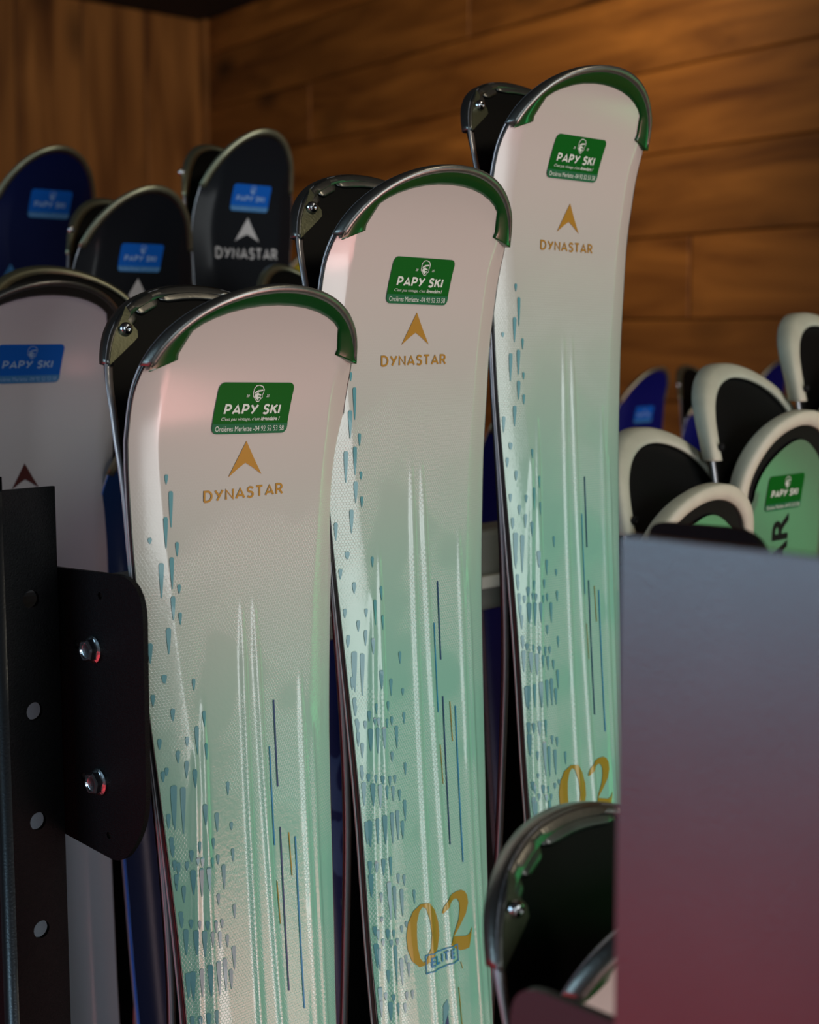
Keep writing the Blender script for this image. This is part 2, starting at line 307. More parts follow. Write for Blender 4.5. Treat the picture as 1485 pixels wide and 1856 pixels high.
# ---------------------------------------------------------------- ski geometry (decimetres: u across, v along, w out of the face; v=0 at the lettering)
Q = (-0.1224, 0.0512, 0.2013, 0.0131)
def wf(v):
    if v > Q[0]:
        s = v-Q[0]; return Q[1]*s*s+Q[2]*s**3
    x = Q[0]-v
    if x < 3.4: return Q[3]*x*x
    return Q[3]*3.4**2 + 0.089*2*(1-math.exp(-(x-3.4)/2))
def lerp_tab(tab, v):
    for (a, x), (b, y) in zip(tab, tab[1:]):
        if v >= b: return x+(y-x)*(v-a)/(b-a)
    return tab[-1][1]
SIDE_TAB = [(0.42, .616), (0.3, .618), (0.1, .603), (-.18, .585), (-.43, .564), (-.76, .545), (-1.2, .514), (-1.6, .492), (-2.0, .473), (-2.4, .457), (-2.9, .445), (-3.6, .422), (-7.5, .36), (-11, .43), (-14, .5), (-16, .5)]
def thick(v):
    t = min(max((0.5-v)/3.2, 0), 1); return 0.05+0.042*t*t*(3-2*t)
class Shape:
    def __init__(s, vw=0.42, vt=0.952, p=2.6, scale=1.0, side=SIDE_TAB, w=wf, bev=0.13, drop=0.036, length=15.0, ridges=None):
        s.vw, s.vt, s.p, s.sc, s.side, s.w, s.bev, s.drop, s.len = vw, vt, p, scale, side, w, bev, drop, length
        s.hm = lerp_tab(side, vw)*scale; s.ridges = ridges or []
    bend = 0.0
    def mid(s, v):
        t = min(max((-.4-v)/2.0, 0), 1); b = min(max((-4.5-v)/3.5, 0), 1); return s.bend*t*t*(3-2*t)*(1-b*b*(3-2*b))
    def h(s, v):
        if v >= s.vw:
            t = min((v-s.vw)/(s.vt-s.vw), 1); return s.hm*math.sqrt(max(0, 1-t**s.p))
        return lerp_tab(s.side, v)*s.sc
    def tip_v(s, phi):  # phi 0 (widest) .. pi/2 (tip)
        return s.vw+(s.vt-s.vw)*math.sin(phi)**(2/s.p)
    def top(s, u, v):
        w = s.w(v); h = s.h(v); d = h-abs(u)
        b = s.bev if v < 0.5 else s.bev-(s.bev-0.05)*min((v-0.5)/0.25, 1)
        dz = min(max((0.2-v)/3.0, 0), 1); b += 0.10*dz if v < 0.2 else 0
        dr = s.drop+0.022*dz if v < 0.5 else s.drop-(s.drop-0.012)*min((v-0.5)/0.25, 1)
        if d < b:
            t = 1-max(d, 0)/b; w -= dr*(t*(0.8-0.45*dz)+(0.2+0.45*dz)*t*t)
        for (ua, va, ub, vb, hh) in s.ridges:
            if v < va:
                uc = ua+(ub-ua)*(va-v)/(va-vb)-s.mid(v); wd = 0.020; g = min((va-v)/0.28, 1)
                x = (u-uc)/wd
                if abs(x) < 3: w += hh*(0.35+0.65*g)*min((va-v)/0.05, 1)*math.exp(-(x*x)*(1+(1-g)*2.5))
        return w
    def dropat(s, v): return (s.drop+0.022*min(max((0.2-v)/3.0, 0), 1)) if v < 0.5 else s.drop-(s.drop-0.012)*min((v-0.5)/0.25, 1)
    lift = 0
    def bot(s, v): return s.w(v)-thick(v)
    def loc(s, u, v, w): return Vector(((u+s.mid(v))/10, -w/10, (v+s.len)/10))
    def outline(s, n=26, v_end=None, dense=False):
        """(u, v, nu, nv) from left side up over the tip and down the right side"""
        ve = -s.len if v_end is None else v_end
        L = []
        phis = [math.pi/2*i/n for i in range(n+1)]
        tip = [(s.hm*math.cos(p), s.tip_v(p)) for p in phis]; tip[-1] = (0, s.vt)
        vs_ = []; v = s.vw
        while v > ve+1e-6:
            v -= 0.12 if v > -4.5 else 0.6
            vs_.append(max(v, ve))
        right = [(s.h(v), v) for v in vs_]
        half = [(u, v) for u, v in reversed(right)]+tip
        pts = [(-u, v) for u, v in half]+[(u, v) for u, v in reversed(half[:-1])]
        out = []
        for i, (u, v) in enumerate(pts):
            a = pts[max(i-1, 0)]; b = pts[min(i+1, len(pts)-1)]
            tx, ty = b[0]-a[0], b[1]-a[1]; l = math.hypot(tx, ty) or 1
            out.append((u, v, -ty/l, tx/l))
        return out
    def rim(s, a0, a1, n):
        """outline samples on the tip arc; a runs 0..180 degrees from left over the tip to right; negative a slides down the side by decimetre*100"""
        out = []
        for i in range(n+1):
            a = a0+(a1-a0)*i/n
            def pt(a):
                if a < 0: return (-s.h(s.vw+a/100), s.vw+a/100)
                if a > 180: return (s.h(s.vw-(a-180)/100), s.vw-(a-180)/100)
                r = math.radians(a); return (-s.hm*math.cos(r), s.vw+(s.vt-s.vw)*math.sin(r)**(2/s.p))
            u, v = pt(a); e = 0.4; x0, y0 = pt(a-e); x1, y1 = pt(a+e)
            tx, ty = x1-x0, y1-y0; l = math.hypot(tx, ty) or 1
            out.append((u, v, -ty/l, tx/l))
        return out
def sweep(S, name, path, prof, m, parent, closed_prof=True, caps=True, label=None, taper=None):
    """prof: (outward offset, t, dw): w = mix(top edge, bottom, t)+dw"""
    V = []; Fc = []; n = len(prof)
    for i, (u, v, nu, nv) in enumerate(path):
        k = 1 if taper is None else taper(i/(len(path)-1))
        for (o, t, dw) in prof:
            uu, vv = u+nu*o*k, v+nv*o*k
            hv = min(v, vv)
            wt = S.w(vv)-S.dropat(v); wb = S.w(vv)-thick(vv)
            V.append(S.loc(uu, vv, wt*(1-t)+wb*t+dw*k))
    m_ = n if closed_prof else n-1
    for i in range(len(path)-1):
        for j in range(m_):
            a = i*n+j; b = i*n+(j+1) % n
            Fc.append((a, a+n, b+n, b))
    if caps and closed_prof:
        Fc.append(tuple(range(n))); Fc.append(tuple(reversed(range((len(path)-1)*n, len(path)*n))))
    return mk(name, V, Fc, m, parent, True, label=label)
def rows_for(S, step, v_fine, ntip=20):
    r = [S.tip_v(math.pi/2*(1-i/ntip)) for i in range(ntip+1)]; r[0] = S.vt
    v = S.vw
    while v > v_fine: v -= step; r.append(v)
    while v > -S.len+1e-6: v = max(v-0.7, -S.len); r.append(v)
    return r
def sheet(S, name, m, parent, cols, step, v_fine, face='top', lift=0.0, label=None, inset=None):
    V = []; Fc = []; UV = []; n = cols+1
    R_ = rows_for(S, step, v_fine)
    if inset: R_ = [inset[1]-0.0008*k*k for k in range(14)]+[v for v in R_ if v < inset[1]-0.14]
    # extra columns where the bevel creases
    for v in R_:
        h = S.h(v)
        if inset: 
            t = max(0, (v-inset[0])/(inset[1]-inset[0])); h = min(h-0.03 if v > -0.2 else h, (h-inset[2])*math.sqrt(max(0, 1-t**2.4)) if v > inset[0] else h-0.03*min(1,max(0,(v+0.5))))
        for j in range(n):
            u = h*(-1+2*j/cols)
            w = (S.top(u, v)+lift) if face == 'top' else S.bot(v)-lift
            V.append(S.loc(u, v, w)); UV.append((u, v))
    for i in range(len(R_)-1):
        for j in range(cols):
            a = i*n+j; q = (a, a+1, a+1+n, a+n)
            Fc.append(q[::-1] if face == 'top' else q)
    return mk(name, V, Fc, m, parent, True, UV, label)
def decal(S, name, V2, F2, m, parent, lift=0.003, label=None, flip=False):
    return mk(name, [S.loc(u-S.mid(v), v, S.top(u-S.mid(v), v)+lift+S.lift) for u, v in V2], F2, m, parent, False, label=label)
def text_on(S, name, s, u0, u1, v0, v1, m, parent, lift=0.003, bold=0.02, shear=0.0, space=1.0, slope=0.0, label=None, cut=None):
    V, Fc = stroke_text(s)
    V2 = [(u0+x*(u1-u0), v0+y*(v1-v0)+slope*x) for x, y in V]
    return decal(S, name, V2, Fc, m, parent, lift, label)
def round_rect(u0, u1, v0, v1, r, sh=0.0, n=6):
    P = []
    for (cx, cy, a0) in ((u1-r, v1-r, 0), (u0+r, v1-r, 90), (u0+r, v0+r, 180), (u1-r, v0+r, 270)):
        for i in range(n+1):
            a = math.radians(a0+90*i/n); P.append((cx+r*math.cos(a), cy+r*math.sin(a)))
    return [(x+sh*(y-v0)/(v1-v0), y) for x, y in P]
def disc(S, u, v, w, r, hgt, m, name, parent, side=-1, dome=True, n=14, label=None):
    """screw head standing on the base side (side=-1) or the top (side=1)"""
    V = []; Fc = []; prof = ((1.0, 0.0), (1.0, 0.35), (0.86, 0.7), (0.5, 0.95), (0.22, 0.95), (0.18, 0.6)) if dome else ((1, 0), (1, 1), (.5, 1), (.4, .4), (.1, .4))
    for (rr, hh) in prof:
        for i in range(n):
            a = 2*math.pi*i/n; V.append(S.loc(u+rr*r*math.cos(a), v+rr*r*math.sin(a), w+side*hh*hgt))
    for k in range(len(prof)-1):
        for i in range(n):
            a = k*n+i; b = k*n+(i+1) % n; Fc.append((a, b, b+n, a+n))
    Fc.append(tuple(range((len(prof)-1)*n, len(prof)*n)))
    return mk(name, V, Fc, m, parent, True, label=label)
def logo_arrow(u=0.0, v0=0.105, wd=0.097, ht=0.16, notch=0.06, cv=0.05):
    return flat_poly([[(u, v0+ht), (u-wd*0.52, v0+ht*0.47), (u-wd, v0), (u-wd*0.42, v0+notch*0.62), (u, v0+notch), (u+wd*0.42, v0+notch*0.62), (u+wd, v0), (u+wd*0.52, v0+ht*0.47)]], None, 0.04)

def shop_sticker(S, parent, u0, u1, v0, v1, blue=False, detail=2, slope=0.0):
    st = (BLUE_STICKER if blue else GREEN_STICKER); bd = (BLUE_BAND if blue else GREEN_BAND); ink = (PALE_BLUE if (blue and detail < 2) else CREAM)
    W_, H_ = u1-u0, v1-v0; sh = 0.035*W_
    rr = round_rect(u0, u1, v0, v1, 0.13*H_, sh)
    V, Fc = flat_poly([rr], None, 0.04)
    f = lambda V: [(x, y+slope*(x-u0)/W_) for x, y in V]
    s = decal(S, 'sticker', f(V), Fc, st, parent, 0.004, 'blue shop sticker' if blue else 'green shop sticker')
    bandv = v0+0.20*H_
    P = [p for p in rr if p[1] < bandv-0.001]
    P = [(u0+sh*0.2, bandv)]+[p for p in rr if p[1] < bandv and p[0] < (u0+u1)/2]+[p for p in rr if p[1] < bandv and p[0] >= (u0+u1)/2]+[(u1+sh*0.2, bandv)]
    V, Fc = flat_poly([P]); decal(S, 'sticker_band', f(V), Fc, bd, s, 0.0055)
    def t(n, txt, a, b, c, d, bold, shear, space=1.0, lf=0.007):
        V, Fc = stroke_text(txt, 0.20, 0.17, shear) if txt.isupper() else text_mesh(txt, bold, shear, space)
        decal(S, n, f([(u0+W_*(a+x*(b-a)), v0+H_*(c+y*(d-c))) for x, y in V]), Fc, ink, s, lf)
    t('shop_name', 'PAPY SKI', 0.13, 0.885, 0.375, 0.585, 0.035, 0.12, 1.1)
    if detail >= 2:
        t('slogan', "C'est pas vintage, c'est", 0.11, 0.615, 0.245, 0.325, 0.0, 0.22)
        t('slogan', 'légendaire !', 0.63, 0.885, 0.235, 0.335, 0.02, 0.28)
        t('address_line', 'Orcières Merlette -04 92 52 53 58', 0.045, 0.955, 0.05, 0.155, 0.0, 0.0)
        t('year_digits', '20', 0.40, 0.44, 0.715, 0.765, 0.01, 0.2); t('year_digits', '25', 0.665, 0.705, 0.715, 0.765, 0.01, 0.2)
    elif detail == 1:
        t('address_line', 'Orcières Merlette -04 92 52 53 58', 0.045, 0.955, 0.05, 0.155, 0.0, 0.0)
    # little head emblem: beanie, goggles, beard outline
    def E(poly): return [(u0+W_*(0.555+x*0.075), v0+H_*(0.79+y*0.165)) for x, y in poly]
    head = [(-1, .1), (-.95, .6), (-.6, .95), (-.05, 1.02), (.6, .85), (.95, .45), (.9, .1), (.75, -.2), (.8, -.5), (.4, -.75), (.25, -1.02), (-.2, -.98), (-.5, -.7), (-.95, -.35)]
    inner = [(x*.88, y*.9) for x, y in head]
    fold = [(-.7, .12), (-.2, .38), (.72, .45), (.72, .28), (-.1, .18), (-.68, -.05)]
    face = [(-.6, -.1), (-.05, .12), (.05, -.05), (.45, -.12), (.5, -.3), (.1, -.22), (-.15, -.3), (.05, -.42), (.4, -.4), (.55, -.5), (.1, -.62), (.1, -.85), (-.35, -.62), (-.7, -.35)]
    items = [('emblem_outline', [head, inner]), ('emblem_cap_fold', [fold]), ('emblem_face', [face])] if detail >= 1 else [('emblem_face', [face])]
    for nm, lp in items:
        V, Fc = flat_poly([E(p) for p in lp]); decal(S, nm, f(V), Fc, ink, s, 0.007)
    return s

PROT_L = [(-.58, .6), (-.453, .646), (-.457, .672), (-.417, .768), (-.375, .797), (-.32, .822), (-.25, .845), (-.17, .862), (-.085, .872), (0, .875)]
def protector(S, parent, m, name='tip_protector'):
    """cap on the top face: inner edge follows the stepped cut-out, outer edge the tip outline"""
    inner = []
    P = PROT_L+[(-u, v) for u, v in reversed(PROT_L[:-1])]
    for a, b in zip(P, P[1:]):
        k = 5
        for i in range(k): inner.append((a[0]+(b[0]-a[0])*i/k, a[1]+(b[1]-a[1])*i/k))
    inner.append(P[-1])
    # fraction along the arc, excluding the two cut ends
    L = [0]
    for a, b in zip(inner, inner[1:]): L.append(L[-1]+math.hypot(b[0]-a[0], b[1]-a[1]))
    s0, s1 = L[5], L[-6]
    v_s = (0.6-S.vw)/(S.vt-S.vw); a0 = math.degrees(math.asin(v_s**(S.p/2)))
    V = []; Fc = []; K = 6
    for (u, v), l in zip(inner, L):
        t = min(max((l-s0)/(s1-s0), 0), 1); pu, pv, _, _ = S.rim(a0+(180-2*a0)*t, a0+(180-2*a0)*t, 1)[0]
        for k in range(K+1):
            x = k/K; uu = u+(pu-u)*x; vv = v+(pv-v)*x
            V.append(S.loc(uu, vv, S.w(vv)+0.008+0.012*math.sin(min(x*1.25, 1)*math.pi/2)-0.006*x**4))
        # skirt down to the face so the cap has thickness
        V.append(S.loc(u, v, S.w(v)-0.01))
    n = K+2
    for i in range(len(inner)-1):
        for k in range(K): a = i*n+k; Fc.append((a, a+1, a+1+n, a+n))
        a = i*n; Fc.append((a+K+1, a, a+n, a+n+K+1))
    return mk(name, V, Fc, m, parent, True)

def ski(name, label, cat, group, at_, rot, S, sheet_m, cols=30, step=0.12, v_fine=-4.0, side_m=None, style='metal', rim_m=None, prot_m=None, base_side=False, inset=None):
    """at_: world place of the lettering origin; tail stands len below it"""
    rot = rot or Matrix.Identity(3)
    base = Vector(at_)-rot @ Vector((0, 0, S.len/10))
    T = thing(name, label, cat, group, base, rot)
    sheet(S, 'top_sheet', sheet_m, T, cols, step, v_fine, inset=inset, lift=0.02 if inset else 0)
    if inset: sheet(S, 'tip_plate', BLACK, T, 20, 0.2, -1.0)
    sheet(S, 'base_sheet', BLACK, T, 8, 0.25, -4.0, face='bot')
    ol = S.outline()
    sweep(S, 'sidewall', ol, [(0, 0, 0), (0.006, 0.05, 0), (0.010, 0.78, 0), (-0.01, 0.78, 0)], side_m or SIDEWALL, T)
    sweep(S, 'steel_edge', ol, [(-0.01, 0.78, 0), (0.014, 0.80, 0), (0.014, 1.0, -0.004), (-0.02, 1.0, -0.004)], STEEL, T)
    if style == 'metal':
        v_s = (0.62-S.vw)/(S.vt-S.vw); a0 = math.degrees(math.asin(max(v_s, 0)**(S.p/2)))
        path = S.rim(a0, 180-a0, 60)
        sweep(S, 'tip_rim', path, [(-.026, 0, .026), (-.020, 0, .040), (-.004, 0, .040), (.010, 0, .026), (.016, .3, 0), (.017, .75, 0), (.010, 1, -.010), (-.02, 1, -.014), (-.02, 1, -.003), (0, .6, 0), (0, .1, 0)], rim_m or RIM, T)
        # base-side flaps folded over the tip, with gaps between them
        cuts = [a0, a0+19, a0+36, a0+53]; cuts = cuts+[180-c for c in reversed(cuts)]
        if base_side:
            for i, (c0, c1) in enumerate(zip(cuts, cuts[1:])):
                if i in (0, 6): continue
                sweep(S, 'rim_flap', S.rim(c0+0.9, c1-0.9, 10), [(.016, 1, -.004), (.006, 1, -.014), (-.040, 1, -.014), (-.052, 1, -.009), (-.042, 1, -.003)], rim_m or RIM, T, taper=lambda t: 1-0.35*abs(2*t-1)**6)
            for sg in (-1, 1):
                P = [(.408*sg, .872), (.40*sg, .84), (.425*sg, .812), (.395*sg, .765), (.405*sg, .735), (.44*sg, .712), (.61*sg, .65)]
                out = [(p[0]*-sg, p[1]) for p in S.rim(a0, a0+18.5, 8)]
                poly = P[:-1]+[(x, y) for x, y in out]
                V, Fc = flat_poly([poly], None, 0.03)
                nb = len(V)
                V3 = [S.loc(u, v, S.bot(v)-0.016) for u, v in V]
                fl = mk('end_flap', V3, [f[::-1] for f in Fc], FLAP, T, False)
                so = fl.modifiers.new('thickness', 'SOLIDIFY'); so.thickness = 0.0012; so.offset = -1
                disc(S, .461*sg, .772, S.bot(.772)-0.022, .030, .028, CHROME, 'rivet', fl)
    elif style == 'bumper':
        path = S.rim(-4, 184, 70)
        sweep(S, 'tip_bumper', path, [(-.058, 0, .010), (-.052, 0, .040), (-.02, 0, .046), (.03, 0, .044), (.046, .1, .022), (.048, .9, -.022), (.03, 1, -.044), (-.02, 1, -.046), (-.046, 1, -.040), (-.052, 1, -.010), (0, .9, 0), (0, .1, 0)], BUMPER, T)
        if base_side:
            for sg in (-1, 1): disc(S, .52*sg, .47, S.bot(.47)-0.055, .028, .014, BLACK, 'screw_hole', T, dome=False)
    elif style == 'thin':
        v_s = (0.5-S.vw)/(S.vt-S.vw); a0 = math.degrees(math.asin(max(v_s, 0)**(S.p/2)))
        sweep(S, 'tip_rim', S.rim(a0, 180-a0, 44), [(-.04, 0, .012), (-.01, 0, .022), (.016, 0, .012), (.026, .4, 0), (.016, 1, -.01), (-.03, 1, -.014), (0, .6, 0), (0, .1, 0)], rim_m or OLIVE_RIM, T)
        if base_side:
            for sg in (-1, 1): disc(S, .45*sg, .70, S.bot(.7)-0.004, .03, .025, CHROME, 'rivet', T)
    if prot_m: protector(S, T, prot_m)
    return T
def partner(front_at, rot, gap=0.128):
    """place of the second ski of a pair, base to base with the first: turned half round and set back"""
    n = rot @ Vector((0, 1, 0)); return Vector(front_at)+n*gap/10, rot @ Matrix.Rotation(math.pi, 3, 'Z')

# ---------------------------------------------------------------- room shell
corner = at(370, 38, 5.0); ceil_z = corner.z
def wall_dir(vx):  # horizontal direction vanishing at pixel column vx
    d = AX*((vx-CXP)/F_PX)-AZ; d.z = 0; return d.normalized()
dl = -AX; dl = Vector((-1, 0, 0))             # left wall runs along the rack rows
dr = -wall_dir(-1050)                           # right wall comes towards the camera
def planks(wname, origin, d, length, h0, h1, m, horizontal, w, inward):
    wl = bpy.data.objects.new(wname, None)
    th = 0.02
    # backing slab
    nrm = inward.normalized(); o0 = Vector((origin.x, origin.y, 0))
    p0 = o0-nrm*0.03; p1 = p0+d*length
    slab = mk(wname, [(p0.x, p0.y, 0), (p1.x, p1.y, 0), (p1.x, p1.y, h1), (p0.x, p0.y, h1), (p0.x-nrm.x*.1, p0.y-nrm.y*.1, 0), (p1.x-nrm.x*.1, p1.y-nrm.y*.1, 0), (p1.x-nrm.x*.1, p1.y-nrm.y*.1, h1), (p0.x-nrm.x*.1, p0.y-nrm.y*.1, h1)],
              [(0, 1, 2, 3), (7, 6, 5, 4), (0, 4, 5, 1), (1, 5, 6, 2), (2, 6, 7, 3), (3, 7, 4, 0)], DARK_CEIL, None, False)
    slab['kind'] = 'structure'
    rot = Matrix((( d.x, nrm.x, 0), (d.y, nrm.y, 0), (0, 0, 1)))
    cache = {}
    def plank(s0, s1, z0, z1, out):
        key = (round(s1-s0, 4), round(z1-z0, 4))
        if key not in cache:
            g = 0.0013
            o = box('plank', g, key[0]-g, -th, 0, g, key[1]-g, m, None, 0.0025, seg=1); cache[key] = o.data
            o_ = o
        else:
            o_ = bpy.data.objects.new('plank', cache[key]); C.objects.link(o_)
        o_.parent = slab
        M = rot.to_4x4(); M.translation = o0+d*s0+Vector((0, 0, z0))+nrm*out; o_.matrix_world = M
        return o_
    if horizontal:
        z = h0; k = 0
        while z < h1-0.01:
            z2 = min(z+w, h1); s = 0; off = [1.1, 1.9, 0.7, 1.5, 2.3][k % 5]; first = True
            while s < length-0.01:
                e = min(s+(off if first else 2.1), length); first = False
                plank(s, e, z, z2, random.uniform(-0.002, 0.002)); s = e
            z = z2; k += 1
    else:
        s = 0
        while s < length-0.01:
            e = min(s+w, length); plank(s, e, h0, h1, random.uniform(-0.002, 0.002)); s = e
    return slab
n_left = Vector((0, -1, 0)); n_right = Vector((-dr.y, dr.x, 0)); 
if n_right.dot(Vector((0, 0, 0))-Vector((corner.x, corner.y, 0))) < 0: n_right = -n_right
planks('wall_left', corner, dl, 4.6, 0.0, ceil_z, WOOD_Z, False, 0.235, n_left)
planks('wall_right', corner, dr, 4.4, 0.0, ceil_z, WOOD_X, True, 0.175, n_right)
fl = mk('floor', [(-3, -3, 0), (6, -3, 0), (6, 6, 0), (-3, 6, 0)], [(0, 1, 2, 3)], FLOORM, None, False); fl['kind'] = 'structure'
cl = mk('ceiling', [(-3, -3, ceil_z), (6, -3, ceil_z), (6, 6, ceil_z), (-3, 6, ceil_z)], [(3, 2, 1, 0)], DARK_CEIL, None, False); cl['kind'] = 'structure'

b_ = box('trim_1', corner.x-.02, corner.x+.012, corner.y-.03, corner.y+.01, 0, ceil_z, WOOD_Z, None, 0.003); b_['kind'] = 'structure'

# ---------------------------------------------------------------- the three white skis and their partners
Z_SHELF = 0.08
G1, G2, G3, G4, G5, G6 = (-.030, -.474, -.006, -2.6, .0105), (.043, -.468, .122, -2.6, .0105), (.317, -.845, .352, -2.7, .008), (.393, -1.139, .424, -2.7, .008), (-.264, -.89, -.268, -2.3, .008), (-.315, -1.1, -.335, -2.3, .008)
MAIN = [
 ((0.43981, 0.54048, -0.07547), Matrix(((0.99992, 0.00529, -0.01176), (-0.00548, 0.99985, -0.01613), (0.01167, 0.0162, 0.9998))), 0.017, 0.0226, 0.167, (-.208, .231, .307, .54, -.018)),
 ((0.54907, 0.53868, -0.01696), Matrix(((0.99998, 0.00275, -0.00634), (-0.00276, 0.99999, -0.00281), (0.00633, 0.00283, 0.99998))), 0.0, 0.0, 0.0, (-.228, .208, .310, .536, -.010)),
 ((0.67216, 0.54041, 0.04373), Matrix(((0.9998, -0.00831, 0.01797), (0.00797, 0.99979, 0.01906), (-0.01813, -0.01891, 0.99966))), 0.0001, -0.0236, -0.1699, (-.240, .200, .385, .612, .006)),
]
LAB = ['white and mint ski with green shop sticker, leftmost and lowest of the three tall ones', 'white and mint ski with 02 ELITE printed low down, middle of the three tall ones', 'white and mint ski with the highest tip, rightmost of the three tall ones']
LABR = ['black-based ski standing base to base behind the leftmost tall white ski', 'black-based ski standing base to base behind the middle tall white ski', 'black-based ski standing base to base behind the highest white ski']
ZERO = [(-0.178, -2.915), (-.165, -2.85), (-.125, -2.795), (-.065, -2.772), (-.01, -2.78), (.035, -2.83), (.056, -2.9), (.058, -2.97), (.04, -3.035), (.0, -3.08), (-.045, -3.1), (-.1, -3.095), (-.15, -3.05), (-.175, -2.98)]
ZERO_IN = [(-.106, -2.93), (-.1, -2.86), (-.08, -2.81), (-.055, -2.79), (-.03, -2.805), (-.012, -2.87), (-.006, -2.945), (-.015, -3.02), (-.04, -3.07), (-.068, -3.082), (-.092, -3.05), (-.105, -2.99)]
TWO = [(0.087, -2.863), (0.100, -2.838), (0.118, -2.815), (0.142, -2.795), (0.171, -2.783), (0.205, -2.777), (0.24, -2.779), (0.266, -2.792), (0.285, -2.82), (0.29, -2.861), (0.268, -2.914), (0.221, -2.964), (0.168, -3.011), (0.205, -3.02), (0.262, -3.035), (0.290, -3.03), (0.314, -3.0), (0.300, -3.05), (0.281, -3.103), (0.25, -3.104), (0.209, -3.098), (0.17, -3.075), (0.133, -3.045), (0.152, -3.02), (0.18, -2.98), (0.21, -2.93), (0.222, -2.88), (0.222, -2.842), (0.208, -2.818), (0.186, -2.812), (0.165, -2.82), (0.14, -2.84), (0.118, -2.855), (0.1, -2.868)]
for k, (loc, rot, go, gs, gof, stk) in enumerate(MAIN):
    place = CAM_AT+Vector(loc)
    Ls = (place.z-Z_SHELF)*10/rot[2][2]
    S = Shape(length=Ls, ridges=[(a, b+go, c, d+go, h) for a, b, c, d, h in (G1, G2, G3, G4, G5, G6)]); S.bend = 0.068
    T = ski('ski', LAB[k], 'ski', 'white and mint rental skis in the front row', place, rot, S, WHITE_SHEET, cols=130, step=0.035, v_fine=-4.2, prot_m=PROTECT, base_side=False)
    GV = lambda v: v*(1+gs)+gof
    shop_sticker(S, T, *stk[:4], slope=stk[4])
    V, Fc = logo_arrow(); decal(S, 'arrow_logo', V, Fc, GOLD, T)
    text_on(S, 'brand_lettering', 'DYNASTAR', -.236, .228, 0.0, .055, GOLD, T, bold=0.022, space=1.12)
    # teal drops
    V = []; Fc = []
    for (u, v1, v2) in DROPS:
        v1, v2 = GV(v1), GV(v2); u = max(u, -S.h(v1)+S.mid(v1)+0.022, -S.h(v2)+S.mid(v2)+0.012); hw = 0.0095 if v1-v2 < 0.09 else 0.0115; b = len(V); n = max(2, int((v1-v2)/0.03)+1)
        V += [(u-hw*.6, v1), (u+hw*.6, v1)]
        V += [(u-hw, v1-0.008), (u+hw, v1-0.008)]
        for i in range(1, n+1):
            t = i/n; vv = v1-0.008+(v2-v1+0.008)*t; w_ = hw*(1-0.85*t**1.6)
            V += [(u-w_, vv), (u+w_, vv)]
        for i in range(n+1): a = b+2*i; Fc.append((a, a+2, a+3, a+1))
    dp = decal(S, 'teal_drop_print', V, Fc, TEAL, T, 0.003); dp['kind'] = 'stuff'
    for (u, va, vb, hw, m_) in ((.153, -1.113, -1.527, .0042, LINE_NAVY), (.120, -1.327, -1.80, .0035, LINE_BLUE), (.169, -1.722, -2.518, .0042, LINE_NAVY), (.221, -1.76, -1.973, .0028, OLIVE_GOLD), (.261, -1.79, -2.635, .0042, LINE_BLUE), (.136, -1.972, -2.184, .0026, OLIVE_GOLD), (.183, -3.29, -3.6, .0030, OLIVE_GOLD), (.212, -3.16, -3.2, .002, OLIVE_GOLD)):
        va, vb = GV(va), GV(vb); n = 24; V = []
        du = 0.010
        for i in range(n+1): V += [(u+du*i/n-hw-.004, va+(vb-va)*i/n), (u+du*i/n+hw-.004, va+(vb-va)*i/n)]
        decal(S, 'pin_stripe', V, [(2*i, 2*i+2, 2*i+3, 2*i+1) for i in range(n)], m_, T, 0.004)
    f = lambda P: [(u, GV(v)) for u, v in P]
    V, Fc = flat_poly([f(ZERO), f(ZERO_IN)], 0.007, 0.06); decal(S, 'number_digit', V, Fc, OLIVE_GOLD, T, 0.0035)
    V, Fc = flat_poly([f(TWO)], 0.007, 0.06); decal(S, 'number_digit', V, Fc, OLIVE_GOLD, T, 0.0035)
    bx = [(-.055, -3.047), (.191, -3.056), (.193, -3.149), (-.056, -3.149)]; bi = [(-.049, -3.053), (.185, -3.062), (.187, -3.143), (-.050, -3.143)]
    V, Fc = flat_poly([f(bx), f(bi)], 0.007, None); fr = decal(S, 'word_frame', V, Fc, LINE_BLUE, T, 0.005)
    V, Fc = stroke_text('ELITE', 0.17, 0.16, 0.0)
    bm = bmesh.new(); vv = [bm.verts.new((-.02+x*.182, GV(-3.122+y*.052), 0)) for x, y in V]
    for q in Fc:
        try: bm.faces.new([vv[i] for i in q])
        except ValueError: pass
    V, Fc = slice_bm(bm, 0.007, None); decal(S, 'model_word', V, Fc, LINE_BLUE, T, 0.0055)
    V, Fc = flat_poly([f([(.09, -3.325), (.055, -3.35), (.045, -3.47), (.085, -3.43), (.098, -3.37)])], 0.007, 0.05); decal(S, 'teal_mark', V, Fc, TEAL, T, 0.003)
    V, Fc = flat_poly([f([(.086, -3.405), (.04, -3.49), (.04, -3.6), (.09, -3.6)])], 0.007, 0.05); decal(S, 'navy_mark', V, Fc, LINE_NAVY, T, 0.005)
    pa, pr = partner(place, rot)
    S2 = Shape(length=Ls); S2.bend = -0.068
    ski('ski', LABR[k], 'ski', 'white and mint rental skis in the front row', pa, pr, S2, WHITE_SHEET, cols=24, step=0.15, base_side=True)
